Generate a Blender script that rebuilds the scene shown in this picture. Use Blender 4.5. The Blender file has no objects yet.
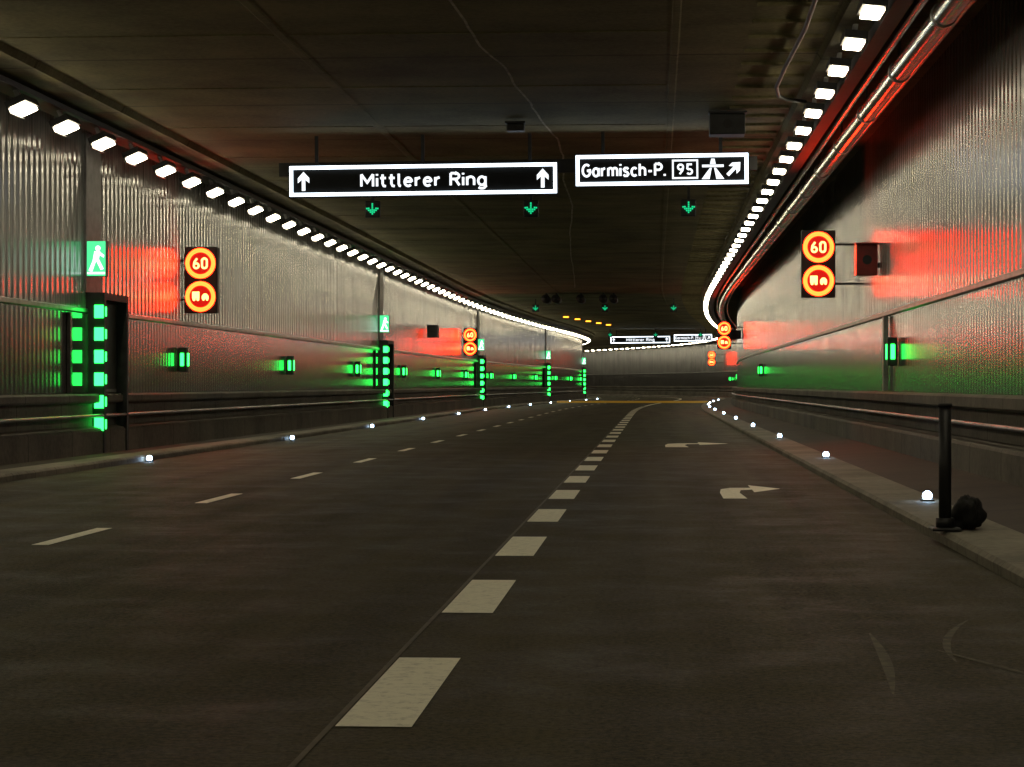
import bpy, math, random, bmesh
from mathutils import Vector, noise
random.seed(4)
sc = bpy.context.scene
sc.view_settings.view_transform = 'Standard'
sc.view_settings.look = 'None'
sc.view_settings.exposure = 0
COL = sc.collection

# ------------------------------------------------------------ alignment
CP = [(-60,0),(-40,0),(90,0),(105,.06),(120,.32),(135,.8),(150,1.5),(165,2.35),(180,3.0),(195,3.2),
      (210,2.5),(225,.7),(240,-2.3),(255,-6.3),(270,-11.2),(290,-19),(310,-28),(340,-43),(360,-54)]
def S(y):
    if y <= 90: return 0.0
    for i in range(1, len(CP)-2):
        if CP[i][0] <= y <= CP[i+1][0]:
            (x0,p0),(x1,p1),(x2,p2),(x3,p3) = CP[i-1],CP[i],CP[i+1],CP[i+2]
            t=(y-x1)/(x2-x1); m1=(p2-p0)/(x2-x0)*(x2-x1); m2=(p3-p1)/(x3-x1)*(x2-x1)
            return (2*t**3-3*t*t+1)*p1+(t**3-2*t*t+t)*m1+(-2*t**3+3*t*t)*p2+(t**3-t*t)*m2
    return CP[-2][1]
Y0, Y1 = -22, 338
YS = [Y0 + i*4 for i in range(0, 29)]
y = YS[-1]
while y < Y1:
    y += 2; YS.append(min(y, Y1))

# ------------------------------------------------------------ materials
def newmat(name):
    m = bpy.data.materials.new(name); m.use_nodes = True
    nt = m.node_tree; b = nt.nodes['Principled BSDF']
    return m, nt, b
def nd(nt, t, **kw):
    n = nt.nodes.new(t)
    for k,v in kw.items(): setattr(n,k,v)
    return n
def emis(name, col, s, base=(0.02,0.02,0.02)):
    m, nt, b = newmat(name)
    b.inputs['Base Color'].default_value = (*base,1)
    b.inputs['Emission Color'].default_value = (*col,1)
    b.inputs['Emission Strength'].default_value = s
    b.inputs['Roughness'].default_value = .4
    return m
def plain(name, col, rough=.6, metal=0, var=.25, scale=6, bump=0.0, bscale=60):
    m, nt, b = newmat(name)
    tc = nd(nt,'ShaderNodeTexCoord'); no = nd(nt,'ShaderNodeTexNoise')
    no.inputs['Scale'].default_value = scale; no.inputs['Detail'].default_value = 6
    nt.links.new(tc.outputs['Object'], no.inputs['Vector'])
    r = nd(nt,'ShaderNodeValToRGB')
    r.color_ramp.elements[0].position=.3; r.color_ramp.elements[1].position=.7
    r.color_ramp.elements[0].color = (*[c*(1-var) for c in col],1)
    r.color_ramp.elements[1].color = (*[min(1,c*(1+var)) for c in col],1)
    nt.links.new(no.outputs['Fac'], r.inputs['Fac'])
    nt.links.new(r.outputs['Color'], b.inputs['Base Color'])
    b.inputs['Roughness'].default_value = rough; b.inputs['Metallic'].default_value = metal
    return m

def math_(nt, op, a, b=None, c=None):
    n = nd(nt,'ShaderNodeMath', operation=op)
    for i,v in enumerate((a,b,c)):
        if v is None: continue
        if isinstance(v,(int,float)): n.inputs[i].default_value = v
        else: nt.links.new(v, n.inputs[i])
    return n.outputs[0]
def mix_(nt, fac, a, b):
    n = nd(nt,'ShaderNodeMix', data_type='RGBA')
    if isinstance(fac,(int,float)): n.inputs[0].default_value=fac
    else: nt.links.new(fac,n.inputs[0])
    for s,v in ((6,a),(7,b)):
        if isinstance(v,tuple): n.inputs[s].default_value=(*v,1)
        else: nt.links.new(v,n.inputs[s])
    return n.outputs[2]

def asphalt():
    m, nt, b = newmat('asphalt')
    tc = nd(nt,'ShaderNodeTexCoord')
    mp = nd(nt,'ShaderNodeMapping'); mp.inputs['Scale'].default_value=(1.6,.05,1)
    nt.links.new(tc.outputs['Object'], mp.inputs[0])
    n1 = nd(nt,'ShaderNodeTexNoise'); n1.inputs['Scale'].default_value=1.2; n1.inputs['Detail'].default_value=5
    nt.links.new(mp.outputs[0], n1.inputs['Vector'])
    n2 = nd(nt,'ShaderNodeTexNoise'); n2.inputs['Scale'].default_value=.9; n2.inputs['Detail'].default_value=10
    n2.inputs['Roughness'].default_value=.78
    nt.links.new(tc.outputs['Object'], n2.inputs['Vector'])
    n3 = nd(nt,'ShaderNodeTexNoise'); n3.inputs['Scale'].default_value=34; n3.inputs['Detail'].default_value=5
    n3.inputs['Roughness'].default_value=.85
    nt.links.new(tc.outputs['Object'], n3.inputs['Vector'])
    f = math_(nt,'ADD', math_(nt,'MULTIPLY',n1.outputs['Fac'],.45), math_(nt,'MULTIPLY',n2.outputs['Fac'],.55))
    f = math_(nt,'ADD', f, math_(nt,'MULTIPLY', math_(nt,'SUBTRACT',n3.outputs['Fac'],.5), 1.4))
    r = nd(nt,'ShaderNodeValToRGB')
    r.color_ramp.elements[0].position=.36; r.color_ramp.elements[1].position=.66
    r.color_ramp.elements[0].color=(.0125,.0108,.0055,1); r.color_ramp.elements[1].color=(.082,.070,.037,1)
    nt.links.new(f, r.inputs['Fac']); nt.links.new(r.outputs['Color'], b.inputs['Base Color'])
    rr = nd(nt,'ShaderNodeMapRange'); rr.inputs[1].default_value=.35; rr.inputs[2].default_value=.65
    rr.inputs[3].default_value=.5; rr.inputs[4].default_value=.85
    nt.links.new(n2.outputs['Fac'], rr.inputs[0]); nt.links.new(rr.outputs[0], b.inputs['Roughness'])
    b.inputs['Specular IOR Level'].default_value=.18
    bp = nd(nt,'ShaderNodeBump'); bp.inputs['Strength'].default_value=.8; bp.inputs['Distance'].default_value=.010
    nt.links.new(n3.outputs['Fac'], bp.inputs['Height']); nt.links.new(bp.outputs['Normal'], b.inputs['Normal'])
    return m

def panel(name, col, rough, pitch, slope, metal=.0, seam=1.25, wob=.35, spec=.5):
    """vertically ribbed enamelled wall cladding"""
    m, nt, b = newmat(name)
    tc = nd(nt,'ShaderNodeTexCoord'); sp = nd(nt,'ShaderNodeSeparateXYZ')
    nt.links.new(tc.outputs['Object'], sp.inputs[0]); Y = sp.outputs[1]
    s = math_(nt,'SINE', math_(nt,'MULTIPLY', Y, 2*math.pi/pitch))
    mp = nd(nt,'ShaderNodeMapping'); mp.inputs['Scale'].default_value=(1,3.0,.10)
    nt.links.new(tc.outputs['Object'], mp.inputs[0])
    n1 = nd(nt,'ShaderNodeTexNoise'); n1.inputs['Scale'].default_value=1; n1.inputs['Detail'].default_value=6
    nt.links.new(mp.outputs[0], n1.inputs['Vector'])
    h = math_(nt,'ADD', math_(nt,'MULTIPLY', s, .5), math_(nt,'MULTIPLY', n1.outputs['Fac'], wob))
    bp = nd(nt,'ShaderNodeBump'); bp.inputs['Strength'].default_value=1; bp.inputs['Distance'].default_value=slope*pitch/math.pi
    nt.links.new(h, bp.inputs['Height']); nt.links.new(bp.outputs['Normal'], b.inputs['Normal'])
    n2 = nd(nt,'ShaderNodeTexNoise'); n2.inputs['Scale'].default_value=.7; n2.inputs['Detail'].default_value=8
    nt.links.new(tc.outputs['Object'], n2.inputs['Vector'])
    dirt = math_(nt,'ADD', math_(nt,'MULTIPLY', n1.outputs['Fac'], .5), math_(nt,'MULTIPLY', n2.outputs['Fac'], .5))
    r = nd(nt,'ShaderNodeValToRGB')
    r.color_ramp.elements[0].position=.32; r.color_ramp.elements[1].position=.66
    r.color_ramp.elements[0].color=(*[c*.74 for c in col],1); r.color_ramp.elements[1].color=(*[c*1.10 for c in col],1)
    nt.links.new(dirt, r.inputs['Fac'])
    fr = math_(nt,'FRACT', math_(nt,'DIVIDE', Y, seam))
    sm = math_(nt,'LESS_THAN', fr, .022)
    fr2 = math_(nt,'FRACT', math_(nt,'DIVIDE', Y, pitch))
    gv = math_(nt,'MULTIPLY', math_(nt,'LESS_THAN', fr2, .18), .42)
    k = math_(nt,'MAXIMUM', math_(nt,'MULTIPLY', sm, .7), gv)
    c = mix_(nt, k, r.outputs['Color'], tuple(q*.18 for q in col))
    nt.links.new(c, b.inputs['Base Color'])
    b.inputs['Metallic'].default_value=metal
    b.inputs['Specular IOR Level'].default_value=spec
    rr = nd(nt,'ShaderNodeMapRange'); rr.inputs[1].default_value=.3; rr.inputs[2].default_value=.7
    rr.inputs[3].default_value=rough*.9; rr.inputs[4].default_value=rough*1.15
    nt.links.new(n2.outputs['Fac'], rr.inputs[0]); nt.links.new(rr.outputs[0], b.inputs['Roughness'])
    return m

def concrete(name, col, joint=2.5, axis=1, rough=.75, spec=.4):
    m, nt, b = newmat(name)
    tc = nd(nt,'ShaderNodeTexCoord'); sp = nd(nt,'ShaderNodeSeparateXYZ')
    nt.links.new(tc.outputs['Object'], sp.inputs[0])
    n1 = nd(nt,'ShaderNodeTexNoise'); n1.inputs['Scale'].default_value=.45; n1.inputs['Detail'].default_value=9; n1.inputs['Roughness'].default_value=.62
    nt.links.new(tc.outputs['Object'], n1.inputs['Vector'])
    n2 = nd(nt,'ShaderNodeTexNoise'); n2.inputs['Scale'].default_value=14; n2.inputs['Detail'].default_value=6
    nt.links.new(tc.outputs['Object'], n2.inputs['Vector'])
    f = math_(nt,'ADD', math_(nt,'MULTIPLY',n1.outputs['Fac'],.7), math_(nt,'MULTIPLY',n2.outputs['Fac'],.3))
    r = nd(nt,'ShaderNodeValToRGB')
    r.color_ramp.elements[0].position=.36; r.color_ramp.elements[1].position=.64
    r.color_ramp.elements[0].color=(*[c*.5 for c in col],1); r.color_ramp.elements[1].color=(*[c*1.35 for c in col],1)
    nt.links.new(f, r.inputs['Fac'])
    j = math_(nt,'LESS_THAN', math_(nt,'FRACT', math_(nt,'DIVIDE', sp.outputs[axis], joint)), .02)
    c = mix_(nt, math_(nt,'MULTIPLY', j, .6), r.outputs['Color'], tuple(q*.2 for q in col))
    nt.links.new(c, b.inputs['Base Color']); b.inputs['Roughness'].default_value=rough
    b.inputs['Specular IOR Level'].default_value=spec
    bp = nd(nt,'ShaderNodeBump'); bp.inputs['Strength'].default_value=.5; bp.inputs['Distance'].default_value=.012
    nt.links.new(f, bp.inputs['Height']); nt.links.new(bp.outputs['Normal'], b.inputs['Normal'])
    return m

def paint(name, col):
    m, nt, b = newmat(name)
    tc = nd(nt,'ShaderNodeTexCoord')
    n = nd(nt,'ShaderNodeTexNoise'); n.inputs['Scale'].default_value=14; n.inputs['Detail'].default_value=9; n.inputs['Roughness'].default_value=.8
    nt.links.new(tc.outputs['Object'], n.inputs['Vector'])
    r = nd(nt,'ShaderNodeValToRGB')
    r.color_ramp.elements[0].position=.28; r.color_ramp.elements[1].position=.50
    r.color_ramp.elements[0].color=(*[c*.45 for c in col],1); r.color_ramp.elements[1].color=(*col,1)
    nt.links.new(n.outputs['Fac'], r.inputs['Fac']); nt.links.new(r.outputs['Color'], b.inputs['Base Color'])
    b.inputs['Roughness'].default_value=.6
    return m

M_ASPH = asphalt()
M_CEIL = concrete('ceiling_concrete', (.180,.158,.080), joint=5.0, rough=.85, spec=.2)
M_CONC = concrete('plinth_concrete', (.14,.128,.10), joint=2.5)
M_KERB = concrete('kerb_concrete', (.22,.20,.155), joint=1.0)
M_WALK = concrete('walkway_concrete', (.045,.032,.022), joint=4)
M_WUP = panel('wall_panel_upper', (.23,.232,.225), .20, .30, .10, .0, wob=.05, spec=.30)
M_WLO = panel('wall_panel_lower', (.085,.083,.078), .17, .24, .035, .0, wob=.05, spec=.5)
M_PAINT = paint('road_paint', (.88,.85,.68))
M_YPAINT = paint('yellow_paint', (.85,.50,.04))
M_STEEL = plain('galvanised_steel', (.30,.30,.29), .35, .9, .3, 4)
M_PIPE = plain('pipe_steel', (.36,.35,.32), .2, .9, .35, 3)
M_BLACK = plain('black_plastic', (.010,.010,.011), .5, 0, .3)
M_MATT = plain('matt_black', (.006,.006,.006), .9, 0, .3)
M_DARK = plain('dark_housing', (.03,.03,.032), .55, .2, .3)
M_GREY = plain('grey_housing', (.16,.16,.16), .5, .1, .25)
M_REDLIT = plain('red_lit_cabinet', (.22,.015,.012), .3, 0, .25)  # red glow falling on the cabinet, put into its base colour
M_DOOR = plain('door_paint', (.05,.06,.05), .4, .1, .3)
M_DOORP = plain('polished_panel', (.085,.083,.078), .06, .1, .2)
M_SCUFF = plain('scuffed_asphalt', (.07,.060,.036), .8, 0, .7, 12)
M_FILL = plain('joint_filler', (.42,.38,.27), .8, 0, .5, 5)
M_LAMP = emis('lamp_lens', (1,.88,.61), 34, (.8,.8,.8))
M_WHITE = emis('sign_frame_glow', (.78,.90,1), 4.0, (.8,.8,.8))
M_LET = emis('sign_letter_glow', (.88,.94,1), 1.3, (.8,.8,.8))
M_RING = emis('red_led_ring', (1,.020,.0025), 36)
M_RED = emis('red_glow_field', (1,.006,.002), .7)  # dim red reflection inside the ring, put in as emission
M_DIG = emis('amber_led_digit', (1,.50,.14), 4)
M_GRN = emis('green_led', (.02,1,.09), 7)
M_GARR = emis('green_arrow_led', (.01,1,.38), .8)
M_GSIGN = emis('green_sign_glow', (.08,.85,.30), 1.3)
M_WSIGN = emis('white_sign_glow', (.8,1,.92), 2.6)
M_EYE = emis('marker_led', (.50,.72,1), 30)
M_AMB = emis('amber_led', (1,.32,.02), 5)

# ------------------------------------------------------------ mesh helpers
def mk(name, verts, faces, mats, parent=None, mi=None, smooth=False):
    me = bpy.data.meshes.new(name); me.from_pydata([tuple(v) for v in verts], [], faces); me.update()
    if not isinstance(mats,(list,tuple)): mats=[mats]
    for m in mats: me.materials.append(m)
    if mi:
        for p,i in zip(me.polygons, mi): p.material_index=i
    if smooth:
        for p in me.polygons: p.use_smooth=True
    o = bpy.data.objects.new(name, me); COL.objects.link(o)
    if parent: o.parent=parent
    return o
def empty(name, loc=(0,0,0)):
    o = bpy.data.objects.new(name, None); o.location=loc; o.empty_display_size=.3; COL.objects.link(o); return o
def boxg(x0,x1,y0,y1,z0,z1,base=0):
    v=[(x0,y0,z0),(x1,y0,z0),(x1,y1,z0),(x0,y1,z0),(x0,y0,z1),(x1,y0,z1),(x1,y1,z1),(x0,y1,z1)]
    f=[(0,3,2,1),(4,5,6,7),(0,1,5,4),(1,2,6,5),(2,3,7,6),(3,0,4,7)]
    return v,[tuple(i+base for i in q) for q in f]
def box(name,x0,x1,y0,y1,z0,z1,mat,parent=None,bev=0):
    v,f=boxg(x0,x1,y0,y1,z0,z1); o=mk(name,v,f,mat,parent)
    if bev:
        b=o.modifiers.new('bevel','BEVEL'); b.width=bev; b.segments=2
    return o
def plate(name, pts, y, mat, parent=None, th=.0):
    return mk(name,[(p[0],y,p[1]) for p in pts],[tuple(range(len(pts)))],mat,parent)
def disc(name,cx,cz,r,y,mat,parent=None,n=32):
    return plate(name,[(cx+r*math.cos(2*math.pi*i/n),cz+r*math.sin(2*math.pi*i/n)) for i in range(n)],y,mat,parent)
def ring(name,cx,cz,r0,r1,y,mat,parent=None,n=40):
    v=[];f=[]
    for i in range(n):
        a=2*math.pi*i/n
        v += [(cx+r0*math.cos(a),y,cz+r0*math.sin(a)),(cx+r1*math.cos(a),y,cz+r1*math.sin(a))]
    for i in range(n):
        j=(i+1)%n; f.append((2*i,2*i+1,2*j+1,2*j))
    return mk(name,v,f,mat,parent)
def frame(name,x0,x1,z0,z1,w,y,mat,parent,th=.02):
    v=[];f=[]
    for q in ((x0,x1,z0,z0+w),(x0,x1,z1-w,z1),(x0,x0+w,z0+w,z1-w),(x1-w,x1,z0+w,z1-w)):
        a,b=boxg(q[0],q[1],y-th,y,q[2],q[3],len(v)); v+=a; f+=b
    return mk(name,v,f,mat,parent)
def strokes(name, lines, w, y, mat, parent):
    """mitred polyline strokes, flat, facing -Y; each stroke a hair in front of the last"""
    v=[];f=[]
    for li,L in enumerate(lines):
        b=len(v); n=len(L); yy=y-.0006*(li%5)
        for i,p in enumerate(L):
            a=L[max(i-1,0)]; c=L[min(i+1,n-1)]
            tx,tz=c[0]-a[0],c[1]-a[1]; l=math.hypot(tx,tz) or 1; nx,nz=-tz/l,tx/l
            k=w/2
            if 0<i<n-1:
                ux,uz=p[0]-a[0],p[1]-a[1]; ul=math.hypot(ux,uz) or 1
                cs=abs((-uz/ul)*nx+(ux/ul)*nz); k=w/2/max(cs,.6)
            v+=[(p[0]+nx*k,yy,p[1]+nz*k),(p[0]-nx*k,yy,p[1]-nz*k)]
        for i in range(n-1): f.append((b+2*i,b+2*i+1,b+2*i+3,b+2*i+2))
    return mk(name,v,f,mat,parent)
def arcp(cx,cz,rx,rz,a0,a1,n=16):
    return [(cx+rx*math.cos(math.radians(a0+(a1-a0)*i/n)),cz+rz*math.sin(math.radians(a0+(a1-a0)*i/n))) for i in range(n+1)]
def glyph(ch,cx,cz,w,h):
    r=w/2
    if ch=='0': return [[(cx-r,cz+h/2-r)]+arcp(cx,cz+h/2-r,r,r,180,0,10)+arcp(cx,cz-h/2+r,r,r,0,-180,10)+[(cx-r,cz+h/2-r)]]
    if ch=='6': return [arcp(cx,cz-h/2+r,r,r,90,450,20),[(cx-r,cz-h/2+r),(cx-r*.75,cz+h*.12),(cx+r*.35,cz+h/2)]]
    if ch=='9': return [arcp(cx,cz+h/2-r,r,r,90,450,20),[(cx+r,cz+h/2-r),(cx+r*.75,cz-h*.12),(cx-r*.35,cz-h/2)]]
    if ch=='5': return [[(cx+r*.9,cz+h/2),(cx-r*.8,cz+h/2),(cx-r*.9,cz+h*.03)]+arcp(cx-r*.05,cz-h/2+r*.95,r,r*.95,115,-150,16)]
# road-sign alphabet (centre lines, cap height 1)
A_={
 'M':(.78,[[(0,0),(0,1)],[(0,1),(.39,.32),(.78,1)],[(.78,1),(.78,0)]]),
 'i':(0,[[(0,0),(0,.68)],[(0,.88),(0,1.02)]]),
 't':(.32,[[(.1,.98),(.1,.2),(.17,.03),(.32,0)],[(-.06,.68),(.32,.68)]]),
 'l':(.12,[[(0,1.02),(0,.16),(.05,.03),(.14,0)]]),
 'e':(.48,[[(0,.36),(.47,.36)],arcp(.24,.34,.24,.34,0,315,18)]),
 'r':(.28,[[(0,0),(0,.70)],[(0,.42),(.08,.6),(.28,.68)]]),
 'R':(.56,[[(0,0),(0,1)],[(0,1),(.32,1)]+arcp(.32,.76,.24,.24,90,-90,10)+[(0,.52)],[(.30,.52),(.58,0)]]),
 'n':(.46,[[(0,0),(0,.70)],arcp(.23,.44,.23,.25,180,0,10)+[(.46,0)]]),
 'g':(.48,[arcp(.24,.34,.24,.34,0,360,18),[(.48,.70),(.48,-.08)]+arcp(.24,-.08,.24,.2,0,-150,8)]),
 'G':(.62,[arcp(.33,.5,.33,.5,50,345,20)+[(.64,.48),(.36,.48)]]),
 'a':(.46,[arcp(.23,.34,.23,.34,0,360,18),[(.46,.70),(.46,0)]]),
 'm':(.76,[[(0,0),(0,.70)],arcp(.19,.46,.19,.23,180,0,8)+[(.38,0)],arcp(.57,.46,.19,.23,180,0,8)+[(.76,0)]]),
 's':(.40,[[(.39,.57),(.3,.67),(.12,.68),(.02,.56),(.09,.41),(.31,.3),(.40,.16),(.3,.01),(.1,0),(0,.12)]]),
 'c':(.42,[arcp(.24,.34,.24,.34,45,315,16)]),
 'h':(.46,[[(0,0),(0,1.02)],arcp(.23,.44,.23,.25,180,0,10)+[(.46,0)]]),
 '-':(.30,[[(0,.38),(.30,.38)]]),
 'P':(.54,[[(0,0),(0,1)],[(0,1),(.30,1)]+arcp(.30,.74,.26,.26,90,-90,10)+[(0,.48)]]),
 '.':(.05,[[(0,-.05),(0,.12)]]),
 ' ':(.20,[]),
}
def sign_text(name,s,x0,x1,cz,cap,w,y,mat,parent):
    gap=.27; tot=sum(A_[c][0] for c in s)+gap*(len(s)-1)
    k=(x1-x0)/tot; cur=0; L=[]
    for c in s:
        for ln in A_[c][1]: L.append([(x0+(cur+p[0])*k, cz+(p[1]-.5)*cap) for p in ln])
        cur+=A_[c][0]+gap
    return strokes(name,L,w,y,mat,parent)
def sweep(name, prof, mats, closed=False, mi=None, y0=Y0, y1=Y1, smooth=False, parent=None, flip=False):
    ys=[q for q in YS if y0<=q<=y1]
    n=len(prof); v=[];f=[];m=[]
    for q in ys:
        for (x,z) in prof: v.append((x+S(q),q,z))
    segs=n if closed else n-1
    for i in range(len(ys)-1):
        for k in range(segs):
            a=i*n+k; b=i*n+(k+1)%n; c=b+n; d=a+n
            f.append((a,d,c,b) if flip else (a,b,c,d)); m.append(mi[k] if mi else 0)
    if closed:
        f.append(tuple(range(n))); m.append(0); f.append(tuple(reversed(range(len(v)-n,len(v))))); m.append(0)
    return mk(name,v,f,mats,parent,m,smooth)
def circ(cx,cz,r,n=14): return [(cx+r*math.cos(2*math.pi*i/n),cz+r*math.sin(2*math.pi*i/n)) for i in range(n)]
def tube(name, pts, r, mat, parent=None, n=10):
    pts=[Vector(p) for p in pts]; v=[];f=[]
    for i,p in enumerate(pts):
        t=(pts[min(i+1,len(pts)-1)]-pts[max(i-1,0)]).normalized()
        up=Vector((0,0,1)) if abs(t.z)<.9 else Vector((1,0,0))
        a=t.cross(up).normalized(); b=a.cross(t).normalized()
        for k in range(n):
            an=2*math.pi*k/n; v.append(p+a*r*math.cos(an)+b*r*math.sin(an))
    for i in range(len(pts)-1):
        for k in range(n):
            q=i*n+k; w=i*n+(k+1)%n; f.append((q,w,w+n,q+n))
    f.append(tuple(reversed(range(n)))); f.append(tuple(range(len(v)-n,len(v))))
    return mk(name,v,f,mat,parent,smooth=True)

# ------------------------------------------------------------ shell
XL, XR = -9.7, 4.2
KI, KO = 2.17, 2.74          # right kerb inner / outer edge
sweep('road', [(-8.0,0),(-4.6,0),(-1,0),(KI,0)], M_ASPH)
mk('ground',[(-90,-60,-1.2),(60,-60,-1.2),(60,380,-1.2),(-90,380,-1.2)],[(0,1,2,3)],M_WALK)
sweep('kerb', [(KI,-.3),(KI,.06),(KI+.03,.09),(KO-.02,.10),(KO,.08),(KO,-.3)], M_KERB)
sweep('kerb', [(-8.5,-.3),(-8.5,.08),(-8.48,.10),(-8.03,.10),(-8.0,.07),(-8.0,-.3)], M_KERB)
sweep('walkway', [(KO,.05),(3.88,.12)], M_WALK)
sweep('walkway', [(-9.4,.04),(-8.5,.04)], M_WALK)
sweep('concrete_plinth', [(4.23,1.08),(3.96,1.08),(3.90,1.05),(3.90,.93),(3.96,.90),(4.10,.90),(4.10,.52),(3.90,.48),(3.88,.44),(3.88,-.2)], M_CONC)
sweep('concrete_plinth', [(-9.4,-.2),(-9.4,.42),(-9.43,.46),(-9.58,.50),(-9.58,.88),(-9.46,.90),(-9.44,.93),(-9.44,1.02),(-9.48,1.05),(-9.73,1.05)], M_CONC)
sweep('handrail', circ(3.90,.72,.028,8), M_STEEL, closed=True, smooth=True)
sweep('handrail', circ(-9.40,.68,.028,8), M_STEEL, closed=True, smooth=True)
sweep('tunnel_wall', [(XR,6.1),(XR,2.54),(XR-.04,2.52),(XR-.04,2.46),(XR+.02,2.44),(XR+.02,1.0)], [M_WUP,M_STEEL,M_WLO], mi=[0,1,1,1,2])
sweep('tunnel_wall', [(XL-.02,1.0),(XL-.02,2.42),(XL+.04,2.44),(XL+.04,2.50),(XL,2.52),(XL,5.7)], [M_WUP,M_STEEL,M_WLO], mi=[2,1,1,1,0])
sweep('tunnel_ceiling', [(XL-.1,5.60),(-8.6,5.60),(-8.55,5.70),(-4.87,5.70),(-4.85,5.69),(-4.75,5.69),(-4.73,5.70),
      (.2,5.70),(.22,5.69),(.30,5.69),(.32,5.70),(2.2,5.70),(2.25,5.62),(2.75,5.62),(2.8,6.0),(3.8,6.05),(4.3,6.05)], M_CEIL)
sweep('outer_roof', [(XL-1,6.6),(XR+1,6.6)], M_CEIL)
v=[];f=[]
for i in range(60):
    yy=8+i*5.0
    if yy>330: break
    a,b=boxg(-8.5+S(yy),-4.9+S(yy),yy,yy+.06,5.69,5.72,len(v)); v+=a;f+=b
    a,b=boxg(-4.7+S(yy),.17+S(yy),yy,yy+.06,5.69,5.72,len(v)); v+=a;f+=b
for i in range(220):
    yy=8+i*1.2
    if yy>330: break
    a,b=boxg(1.2+S(yy),2.15+S(yy),yy,yy+.1,5.66,5.72,len(v)); v+=a;f+=b
mk('ceiling_ribs',v,f,M_CEIL)

# ------------------------------------------------------------ markings
def strip(x0,x1,ya,yb,z=.004):
    n=max(1,int((yb-ya)/2)); v=[];f=[]
    for i in range(n+1):
        q=ya+(yb-ya)*i/n; v+=[(x0+S(q),q,z),(x1+S(q),q,z)]
    for i in range(n): f.append((2*i,2*i+1,2*i+3,2*i+2))
    return v,f
def multi(name, strips, mat):
    v=[];f=[]
    for s in strips:
        a,b=strip(*s); f+=[tuple(i+len(v) for i in q) for q in b]; v+=a
    return mk(name,v,f,mat)
multi('block_lane_marking', [(-1.12,-.85,7.66+3.86*k,7.66+3.86*k+1.95) for k in range(-5,30)]+[(-1.08,-.90,124,300)], M_PAINT)
multi('dashed_lane_marking', [(-4.66,-4.53,16.2+5.85*k,16.2+5.85*k+1.95) for k in range(-5,50)], M_PAINT)
multi('asphalt_joint', [(-1.150,-1.128,-20,300,.003)], plain('bitumen',(.075,.062,.036),.6,0,.5))
v=[];f=[]; yy=148; o=S(yy)
for i in range(11):
    x=-8.0+ (KI+8.0)*i/10
    v+=[(x+o,yy,.0),(x+o,yy+.35,.13),(x+o,yy+.8,.13),(x+o,yy+1.15,0)]
for i in range(10):
    for k in range(3): f.append((4*i+k,4*i+4+k,4*i+5+k,4*i+1+k))
mk('yellow_cable_ramp',v,f,M_YPAINT)
def arrow(x,y,s,k):
    v=[];f=[]
    polys=([(0,0),(.30,0),(.26,1.1),(.30,1.60),(.18,2.1),(.04,1.8),(0,1.1)],
           [(.30,1.60),(.46,1.72),(.46,2.12),(.18,2.1)],
           [(.46,1.2),(.86,1.95),(.46,2.7)])
    for poly in polys:
        b=len(v); v+=[(x+p[0]*s,y+p[1]*k,.004) for p in poly]; f.append(tuple(range(b,len(v))))
    return mk('turn_arrow_marking',v,f,M_PAINT)
arrow(.72,23.3,.84,1.15); arrow(.2,42.5,1.5,1.35)
v=[];f=[]
def scuff(pts,w):
    b=len(v)
    for i,p in enumerate(pts):
        ww=w*math.sin(math.pi*(i+.4)/(len(pts)-.2)); v.extend([(p[0]-ww,p[1],.003),(p[0]+ww,p[1],.003)])
    for i in range(len(pts)-1): f.append((b+2*i,b+2*i+1,b+2*i+3,b+2*i+2))
scuff([(.92+.03*i-.002*i*i,8.6+.3*i) for i in range(8)],.025)
scuff([(1.30+.05*i*i*.12,9.6+.25*i) for i in range(8)],.02)
scuff([(1.62-.05*i,9.0+.15*i) for i in range(8)],.02)
mk('tyre_scuff',v,f,M_SCUFF)

# ------------------------------------------------------------ lighting rows
def lamp_row(xc, z, tilt, first, w, L, side):
    root=empty('tunnel_light_row')
    v=[];f=[];v2=[];f2=[];v3=[];f3=[]
    k=-18
    while True:
        yy=first+2.3*k; k+=1
        if yy>325: break
        if yy<-16: continue
        c=xc+S(yy)
        sl=(S(yy+1)-S(yy-1))/2
        def place(g):
            out=[]
            for (x,y_,zz) in g:
                X=x*math.cos(tilt)-zz*math.sin(tilt); Z=x*math.sin(tilt)+zz*math.cos(tilt)
                out.append((c+X+sl*y_, yy+y_, z+Z))
            return out
        a,b=boxg(-w/2-.04,w/2+.04,-L/2-.05,L/2+.05,0,.10,len(v)); v+=place(a); f+=b
        sd=.05 if side>0 else .085  # skirt added on the wall side to hold lamp light off the wall
        sx=(-w/2-.04,-w/2-.015) if side<0 else (w/2+.015,w/2+.04)
        a,b=boxg(sx[0],sx[1],-L/2-.05,L/2+.05,-sd,-.003,len(v)); v+=place(a); f+=b
        a,b=boxg(-w/2,w/2,-L/2,L/2,-.045,-.004,len(v2)); v2+=place(a); f2+=[b[0],b[2],b[3],b[5]]
        a,b=boxg(-.03,.03,-.06,.06,.10,.27,len(v3)); v3+=place(a); f3+=b
    mk('housings',v,f,M_DARK,root); mk('lenses',v2,f2,M_LAMP,root); mk('brackets',v3,f3,M_STEEL,root)
    return root
lamp_row(-9.06,5.19,math.radians(24),31.1,.22,.64,-1)
lamp_row(2.43,5.40,math.radians(-6),24.9,.2,.62,1)
sweep('cable_tray',[(-9.45,5.52),(-9.45,5.44),(-9.08,5.44),(-9.08,5.52)],M_DARK,closed=True)
sweep('cable_tray',[(2.66,5.60),(2.66,5.46),(2.86,5.46),(2.86,5.60)],M_DARK,closed=True)
sweep('water_pipe',circ(3.30,5.44,.14,18),M_PIPE,closed=True,smooth=True)
sweep('water_pipe',circ(3.04,5.60,.07),M_PIPE,closed=True,smooth=True)
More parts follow.
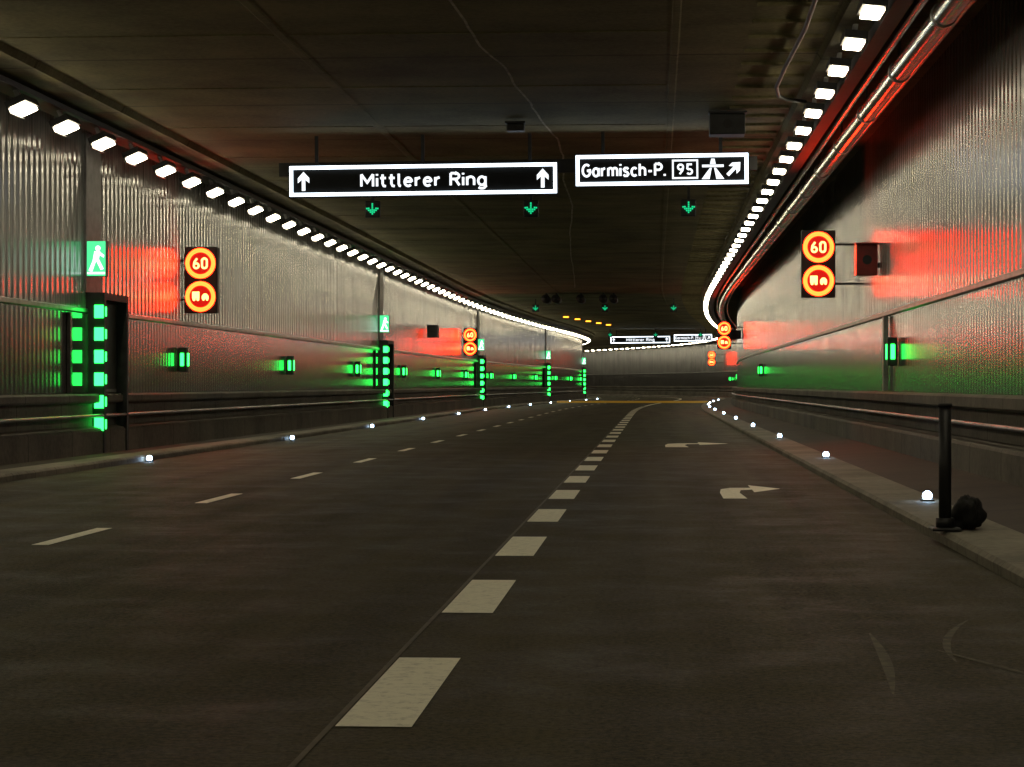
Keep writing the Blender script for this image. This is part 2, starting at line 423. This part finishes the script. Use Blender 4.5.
sweep('cable_conduit',circ(3.62,5.62,.05,8),M_PIPE,closed=True,smooth=True)
v=[];f=[]
for i in range(75):
    yy=7+i*4.6; c=S(yy)
    if yy>325: break
    g=circ(3.30+c,5.44,.155,16); b0=len(v)
    for p in g: v.append((p[0],yy,p[1]))
    for p in g: v.append((p[0],yy+.07,p[1]))
    for k in range(16): f.append((b0+k,b0+(k+1)%16,b0+16+(k+1)%16,b0+16+k))
    f.append(tuple(b0+k for k in range(16)))
    a,b=boxg(3.28+c,3.32+c,yy+.02,yy+.05,5.59,6.04,len(v)); v+=a;f+=b
mk('pipe_hangers',v,f,M_STEEL)
tube('ceiling_conduit',[(1.82,18,5.62),(1.82,24,5.62),(1.86,27.5,5.62),(1.80,30.5,5.6),(1.78,32.5,5.58),(1.86,33.4,5.56),(2.0,33.7,5.55),(2.3,33.8,5.52)],.03,M_DARK)
pts=[(-2.62,18),(-2.45,24),(-2.34,27),(-2.3,29),(-2.12,31),(-2.08,33),(-1.98,35),(-1.93,37),(-1.78,40),(-1.80,43),(-2.0,48),(-2.05,55),(-2.5,65),(-2.9,76),(-3.3,90),(-3.8,105)]
v=[];f=[];P=[]
for i in range(len(pts)-1):
    for k in range(4):
        t=k/4; P.append((pts[i][0]*(1-t)+pts[i+1][0]*t+random.uniform(-.015,.015),pts[i][1]*(1-t)+pts[i+1][1]*t))
for p in P: v+=[(p[0]-.018,p[1],5.682),(p[0]+.018,p[1],5.682)]
for i in range(len(P)-1): f.append((2*i,2*i+1,2*i+3,2*i+2))
mk('ceiling_joint_filler',v,f,M_FILL)

# ------------------------------------------------------------ overhead gantry
def up_arrow(name,cx,cz,h,y,mat,parent,ang=0):
    w=h*.34
    pts=[(-w*.28,-h/2),(w*.28,-h/2),(w*.28,h*.08),(w*.9,-h*.10),(w*.9,h*.16),(0,h/2),(-w*.9,h*.16),(-w*.9,-h*.10),(-w*.28,h*.08)]
    c,s=math.cos(ang),math.sin(ang)
    q=[(cx+a*c-b*s,cz+a*s+b*c) for a,b in pts]
    v=[(p[0],y,p[1]) for p in q]
    f=[(0,1,2,8),(2,3,4,5),(8,2,5),(8,5,6,7)]
    return mk(name,v,f,mat,parent)
def gantry(Y):
    o=S(Y); root=empty('overhead_direction_sign')
    root.location=(o,Y,0)
    xl0,xl1,zl=-6.50,-1.68,4.87
    xr0,xr1,zr=-1.38,1.70,4.99
    H=.29
    box('left_panel',xl0,xl1,.0,.16,zl-H,zl+H,M_MATT,root)
    frame('left_panel_frame',xl0+.02,xl1-.02,zl-H+.02,zl+H-.02,.06,-.004,M_WHITE,root)
    box('right_panel',xr0,xr1,.0,.16,zr-H,zr+H,M_MATT,root)
    frame('right_panel_frame',xr0+.02,xr1-.02,zr-H+.02,zr+H-.02,.06,-.004,M_WHITE,root)
    up_arrow('left_arrow',xl0+.27,zl,.34,-.006,M_LET,root)
    up_arrow('right_arrow',xl1-.27,zl,.34,-.006,M_LET,root)
    cx=(xl0+xl1)/2
    sign_text('destination_text','Mittlerer Ring',cx-1.10,cx+1.12,zl+.0,.215,.043,-.006,M_LET,root)
    sign_text('exit_text','Garmisch-P.',xr0+.14,xr0+1.60,zr,.205,.040,-.006,M_LET,root)
    frame('route_number_frame',xr0+1.72,xr0+2.18,zr-.17,zr+.17,.03,-.006,M_LET,root,.01)
    strokes('route_number',glyph('9',xr0+1.87,zr,.09,.17)+glyph('5',xr0+2.03,zr,.09,.17),.034,-.006,M_LET,root)
    c=xr0+2.44
    plate('motorway_symbol_left',[(c-.20,zr-.18),(c-.06,zr-.18),(c-.02,zr+.02),(c-.05,zr+.02)],-.006,M_LET,root)
    plate('motorway_symbol_right',[(c+.06,zr-.18),(c+.20,zr-.18),(c+.05,zr+.02),(c+.02,zr+.02)],-.006,M_LET,root)
    plate('motorway_symbol_bridge',[(c-.19,zr+.03),(c+.19,zr+.03),(c+.19,zr+.075),(c-.19,zr+.075)],-.006,M_LET,root)
    plate('motorway_symbol_top',[(c-.05,zr+.085),(c+.05,zr+.085),(c+.03,zr+.18),(c-.03,zr+.18)],-.006,M_LET,root)
    up_arrow('exit_arrow',xr1-.27,zr,.32,-.006,M_LET,root,-math.radians(45))
    for i,x in enumerate((xl0+.5,(xl0+xl1)/2,xl1-.5,xr0+.5,xr1-.5)):
        box('hanger_%d'%(i+1),x-.03,x+.03,.03,.09,5.1,5.68,M_DARK,root)
    box('crossbeam',xl0-.2,xr1+.15,.17,.30,4.98,5.22,M_DARK,root)
    root.rotation_euler=(0,math.radians(-.45),0)
    root.location.z += .02
    return root
gantry(39); gantry(178)

def lane_signal(X,Y,z=5.22):
    root=empty('lane_control_signal'); c=X+S(Y)
    box('housing',c-.17,c+.17,Y,Y+.2,z-.19,z+.19,M_DARK,root,.02)
    box('bracket',c-.03,c+.03,Y+.05,Y+.15,z+.19,z+.5,M_DARK,root)
    v=[];f=[]
    def q(a,b):
        g,h=boxg(c+a-.017,c+a+.017,Y-.02,Y-.004,z+b-.017,z+b+.017,len(v)); v.extend(g); f.extend(h)
    for i in range(6): q(0,.12-.045*i)
    for i in range(1,4):
        q(.042*i,-.105+.04*i); q(-.042*i,-.105+.04*i)
    for i in range(1,3):
        q(.042*i,-.06+.04*i); q(-.042*i,-.06+.04*i)
    mk('green_arrow',v,f,M_GARR,root)
for Y in (50,115,176):
    for X in (-6.45,-2.82,.76): lane_signal(X,Y)

# ------------------------------------------------------------ variable speed signs
def vms(X,Y,z,wall):
    root=empty('variable_speed_sign'); c=X+S(Y)
    box('housing',c-.34,c+.34,Y,Y+.22,z-.68,z+.68,M_BLACK,root,.015)
    for n,zz in (('speed',z+.34),('overtaking',z-.34)):
        disc(n+'_field',c,zz,.29,Y-.004,M_RED,root)
        ring(n+'_ring',c,zz,.225,.31,Y-.012,M_RING,root)
    strokes('speed_digits',glyph('6',c-.085,z+.34,.10,.20)+glyph('0',c+.085,z+.34,.10,.20),.04,Y-.014,M_DIG,root)
    zz=z-.35
    plate('truck_body',[(c-.17,zz-.03),(c-.02,zz-.03),(c-.02,zz+.11),(c-.17,zz+.11)],Y-.014,M_DIG,root)
    disc('truck_wheel_1',c-.13,zz-.05,.03,Y-.016,M_DIG,root,12); disc('truck_wheel_2',c-.05,zz-.05,.03,Y-.016,M_DIG,root,12)
    plate('car_body',[(c+.03,zz-.04),(c+.17,zz-.04),(c+.17,zz+.02),(c+.13,zz+.07),(c+.07,zz+.07),(c+.03,zz+.02)],Y-.014,M_DIG,root)
    disc('car_wheel_1',c+.065,zz-.05,.025,Y-.016,M_DIG,root,12); disc('car_wheel_2',c+.14,zz-.05,.025,Y-.016,M_DIG,root,12)
    w=wall+S(Y); a,b=min(c,w),max(c,w)
    for i,h in enumerate((z+.4,z-.4)):
        box('wall_arm_%d'%(i+1),a,b,Y+.10,Y+.15,h-.02,h+.02,M_MATT,root)
    return root
for Y in (44.5,109):
    vms(-9.28,Y,3.35,XL); vms(3.3,Y+(.3 if Y<60 else 0),3.65,XR)
vms(3.1,212,3.75,XR)
def equip(X,Y,z,w,h,d,name='camera_housing',mat=None):
    root=empty(name); c=X+S(Y); mat=mat or M_DARK
    box('body',c-w/2,c+w/2,Y,Y+d,z-h/2,z+h/2,mat,root,.02)
    box('hood',c-w/2-.02,c+w/2+.02,Y-.08,Y+d*.6,z+h/2,z+h/2+.03,mat,root)
    disc('lens',c,z,min(w,h)*.22,Y-.004,M_BLACK,root)
    return root
e=equip(3.97,41.6,3.55,.40,.58,.4,'wall_cabinet',M_REDLIT); box('arm',4.1,4.2,41.7,41.8,3.4,3.5,M_DARK,e)
e=equip(3.9,110,3.7,.5,.4,.4,'wall_cabinet')
e=equip(-9.35,92,3.45,.42,.5,.9,'wall_cabinet')
e=equip(1.18,36,5.46,.58,.34,.5,'junction_box',M_DARK)
e=equip(-2.35,37,5.55,.3,.12,.3,'camera_housing',M_DARK)

# ------------------------------------------------------------ emergency exits
def exit_portal(Y):
    s=S(Y); root=empty('emergency_exit_door'); w=XL+s
    box('frame_near',w-.01,w+.33,Y,Y+.12,.04,2.66,M_DARK,root)
    box('frame_far',w-.01,w+.33,Y+1.6,Y+1.72,.04,2.66,M_DARK,root)
    box('frame_top',w-.01,w+.33,Y,Y+1.72,2.66,2.78,M_DARK,root)
    box('door_leaf',w+.0,w+.14,Y+.12,Y+1.6,.04,2.66,M_DOOR,root)
    box('push_bar',w+.14,w+.19,Y+.3,Y+1.4,1.08,1.13,M_STEEL,root)
    box('reveal_panel',w-.01,w+.05,Y-1.15,Y-.001,1.06,2.41,M_DOORP,root)
    v=[];f=[]
    for i in range(6):
        z=.53+i*.385
        a,b=boxg(w+.16,w+.315,Y-.03,Y-.004,z-.11,z+.11,len(v)); v+=a;f+=b
    mk('green_marker_lights_front',v,f,M_GRN,root)
    v=[];f=[]
    for i in range(6):
        z=.53+i*.385
        a,b=boxg(w+.334,w+.345,Y+.03,Y+.09,z-.08,z+.08,len(v)); v+=a;f+=b
    mk('green_marker_lights_side',v,f,M_GRN,root)
    r2=empty('exit_sign')
    box('sign_box',w+.03,w+.37,Y-.05,Y+.10,3.05,3.66,M_GREY,r2)
    plate('green_face',[(w+.04,3.06),(w+.36,3.06),(w+.36,3.65),(w+.04,3.65)],Y-.056,M_GSIGN,r2)
    cx=w+.2; y_=Y-.062
    disc('figure_head',cx+.03,3.53,.045,y_,M_WSIGN,r2,12)
    plate('figure_torso',[(cx-.06,3.32),(cx+.04,3.32),(cx+.07,3.48),(cx-.03,3.48)],y_,M_WSIGN,r2)
    plate('figure_leg_front',[(cx+.0,3.32),(cx+.08,3.16),(cx+.13,3.18),(cx+.05,3.34)],y_-.001,M_WSIGN,r2)
    plate('figure_leg_back',[(cx-.13,3.15),(cx-.07,3.13),(cx+.0,3.32),(cx-.05,3.34)],y_-.002,M_WSIGN,r2)
    plate('figure_arm',[(cx+.04,3.43),(cx+.13,3.37),(cx+.14,3.41),(cx+.05,3.48)],y_-.003,M_WSIGN,r2)
    plate('door_pictogram',[(cx-.15,3.09),(cx+.15,3.09),(cx+.15,3.125),(cx-.15,3.125)],y_,M_WSIGN,r2)
    box('pilaster',w-.01,w+.04,Y-.1,Y+.9,2.79,5.5,M_GREY,root)
for Y in (37,77,117,157,197): exit_portal(Y)

def escape_light(X,Y,z,side):
    root=empty('escape_route_light'); w=X+S(Y)
    a,b=(w,w+.17) if side>0 else (w-.17,w)
    box('housing',a,b,Y,Y+.24,z-.25,z+.25,M_DARK,root,.02)
    box('lens_front',a+.05,b-.05,Y-.025,Y-.004,z-.13,z+.13,M_GRN,root)
    xx=b if side>0 else a
    g=(xx+.004,xx+.02) if side>0 else (xx-.02,xx-.004)
    box('lens_side',g[0],g[1],Y+.08,Y+.18,z-.13,z+.13,M_GRN,root)
for i in range(13):
    Y=44.3+13.2*i
    if min(abs(Y-q) for q in (37,77,117,157,197))<4: continue
    escape_light(XL,Y,1.72,1)
for Y in (38.5,86,150,205): escape_light(XR,Y,1.78,-1)
box('wall_conduit',XR-.09,XR-.002,40.0,40.2,1.1,2.44,M_STEEL)

# ------------------------------------------------------------ kerb marker lights
def marker(X,Y,z=.10):
    root=empty('kerb_marker_light'); c=X+S(Y)
    box('base',c-.06,c+.06,Y-.06,Y+.06,z,z+.02,M_GREY,root,.005)
    bm=bmesh.new(); bmesh.ops.create_uvsphere(bm,u_segments=12,v_segments=8,radius=.045)
    for q in bm.verts: q.co=Vector((c+q.co.x,Y+q.co.y,z+.05+q.co.z))
    me=bpy.data.meshes.new('dome'); bm.to_mesh(me); bm.free(); me.materials.append(M_EYE)
    for p in me.polygons: p.use_smooth=True
    ob=bpy.data.objects.new('dome',me); COL.objects.link(ob); ob.parent=root
for i in range(12):
    marker(-7.90,34.0+13.6*i,.004)
for i in range(12):
    marker(2.58,21.1+12.4*i,.10)

# ------------------------------------------------------------ post and bag
PX,PY=2.20,16.9
root=empty('bollard_post')
tube('post',[(PX,PY,.11),(PX,PY,1.04)],.048,M_BLACK,root,16)
tube('cap',[(PX,PY,1.035),(PX,PY,1.06)],.055,M_BLACK,root,16)
box('base_plate',PX-.11,PX+.11,PY-.13,PY+.13,.095,.12,M_BLACK,root,.01)
tube('collar',[(PX,PY,.12),(PX,PY,.19)],.07,M_BLACK,root,16)
bm=bmesh.new(); bmesh.ops.create_icosphere(bm,subdivisions=4,radius=1)
for q in bm.verts:
    p=q.co.copy(); n=noise.noise(p*1.7+Vector((3,1,2)))*.3+noise.noise(p*4)*.14
    pz=p.z*(1+n)
    q.co=Vector((2.39+p.x*.12*(1+n)*(1-.4*max(0,p.z)), 17.05+p.y*.16*(1+n), .10+max(0,.12+pz*.15)))
me=bpy.data.meshes.new('sandbag'); bm.to_mesh(me); bm.free(); me.materials.append(M_MATT)
for p in me.polygons: p.use_smooth=True
ob=bpy.data.objects.new('sandbag',me); COL.objects.link(ob)

# ------------------------------------------------------------ distant ceiling items
root=empty('amber_warning_lights')
for i in range(5):
    Y=139+i*4.6; c=-5.95+i*.14+S(Y)*.35+.35*i
    box('housing_%d'%(i+1),c-.2,c+.2,Y+.01,Y+.15,5.42,5.60,M_DARK,root)
    box('lamp_%d'%(i+1),c-.17,c+.17,Y-.03,Y,5.46,5.54,M_AMB,root)
def fan(X,Y):
    root=empty('jet_fan'); c=X+S(Y)
    tube('casing',[(c,Y,5.40),(c,Y+2.4,5.40)],.19,M_BLACK,root,20)
    tube('inlet_rim',[(c,Y-.1,5.40),(c,Y-.002,5.40)],.21,M_DARK,root,20)
    tube('hub',[(c,Y-.14,5.40),(c,Y-.102,5.40)],.09,M_BLACK,root,14)
    box('mount',c-.04,c+.04,Y+.6,Y+.8,5.58,5.7,M_DARK,root); box('mount_rear',c-.04,c+.04,Y+1.7,Y+1.9,5.58,5.7,M_DARK,root)
for X in (-5.4,-4.9,-3.7,-2.6,-2.1): fan(X,107)

# ------------------------------------------------------------ world (night sky outside the tunnel)
w=bpy.data.worlds.new('World'); sc.world=w; w.use_nodes=True
nt=w.node_tree; bg=nt.nodes['Background']
sky=nt.nodes.new('ShaderNodeTexSky'); sky.sky_type='NISHITA'; sky.sun_disc=False
sky.sun_elevation=math.radians(-4); sky.sun_rotation=math.radians(200)
nt.links.new(sky.outputs[0],bg.inputs['Color']); bg.inputs['Strength'].default_value=.05

# ------------------------------------------------------------ camera
cd=bpy.data.cameras.new('camera'); cam=bpy.data.objects.new('camera',cd); COL.objects.link(cam)
cd.sensor_width=36; cd.lens=2200/1024*36; cd.clip_end=1000; cd.clip_start=.1
cam.location=(0,0,1.2)
cam.rotation_euler=(math.radians(90+.04),0,math.atan(143/2200))
sc.camera=cam
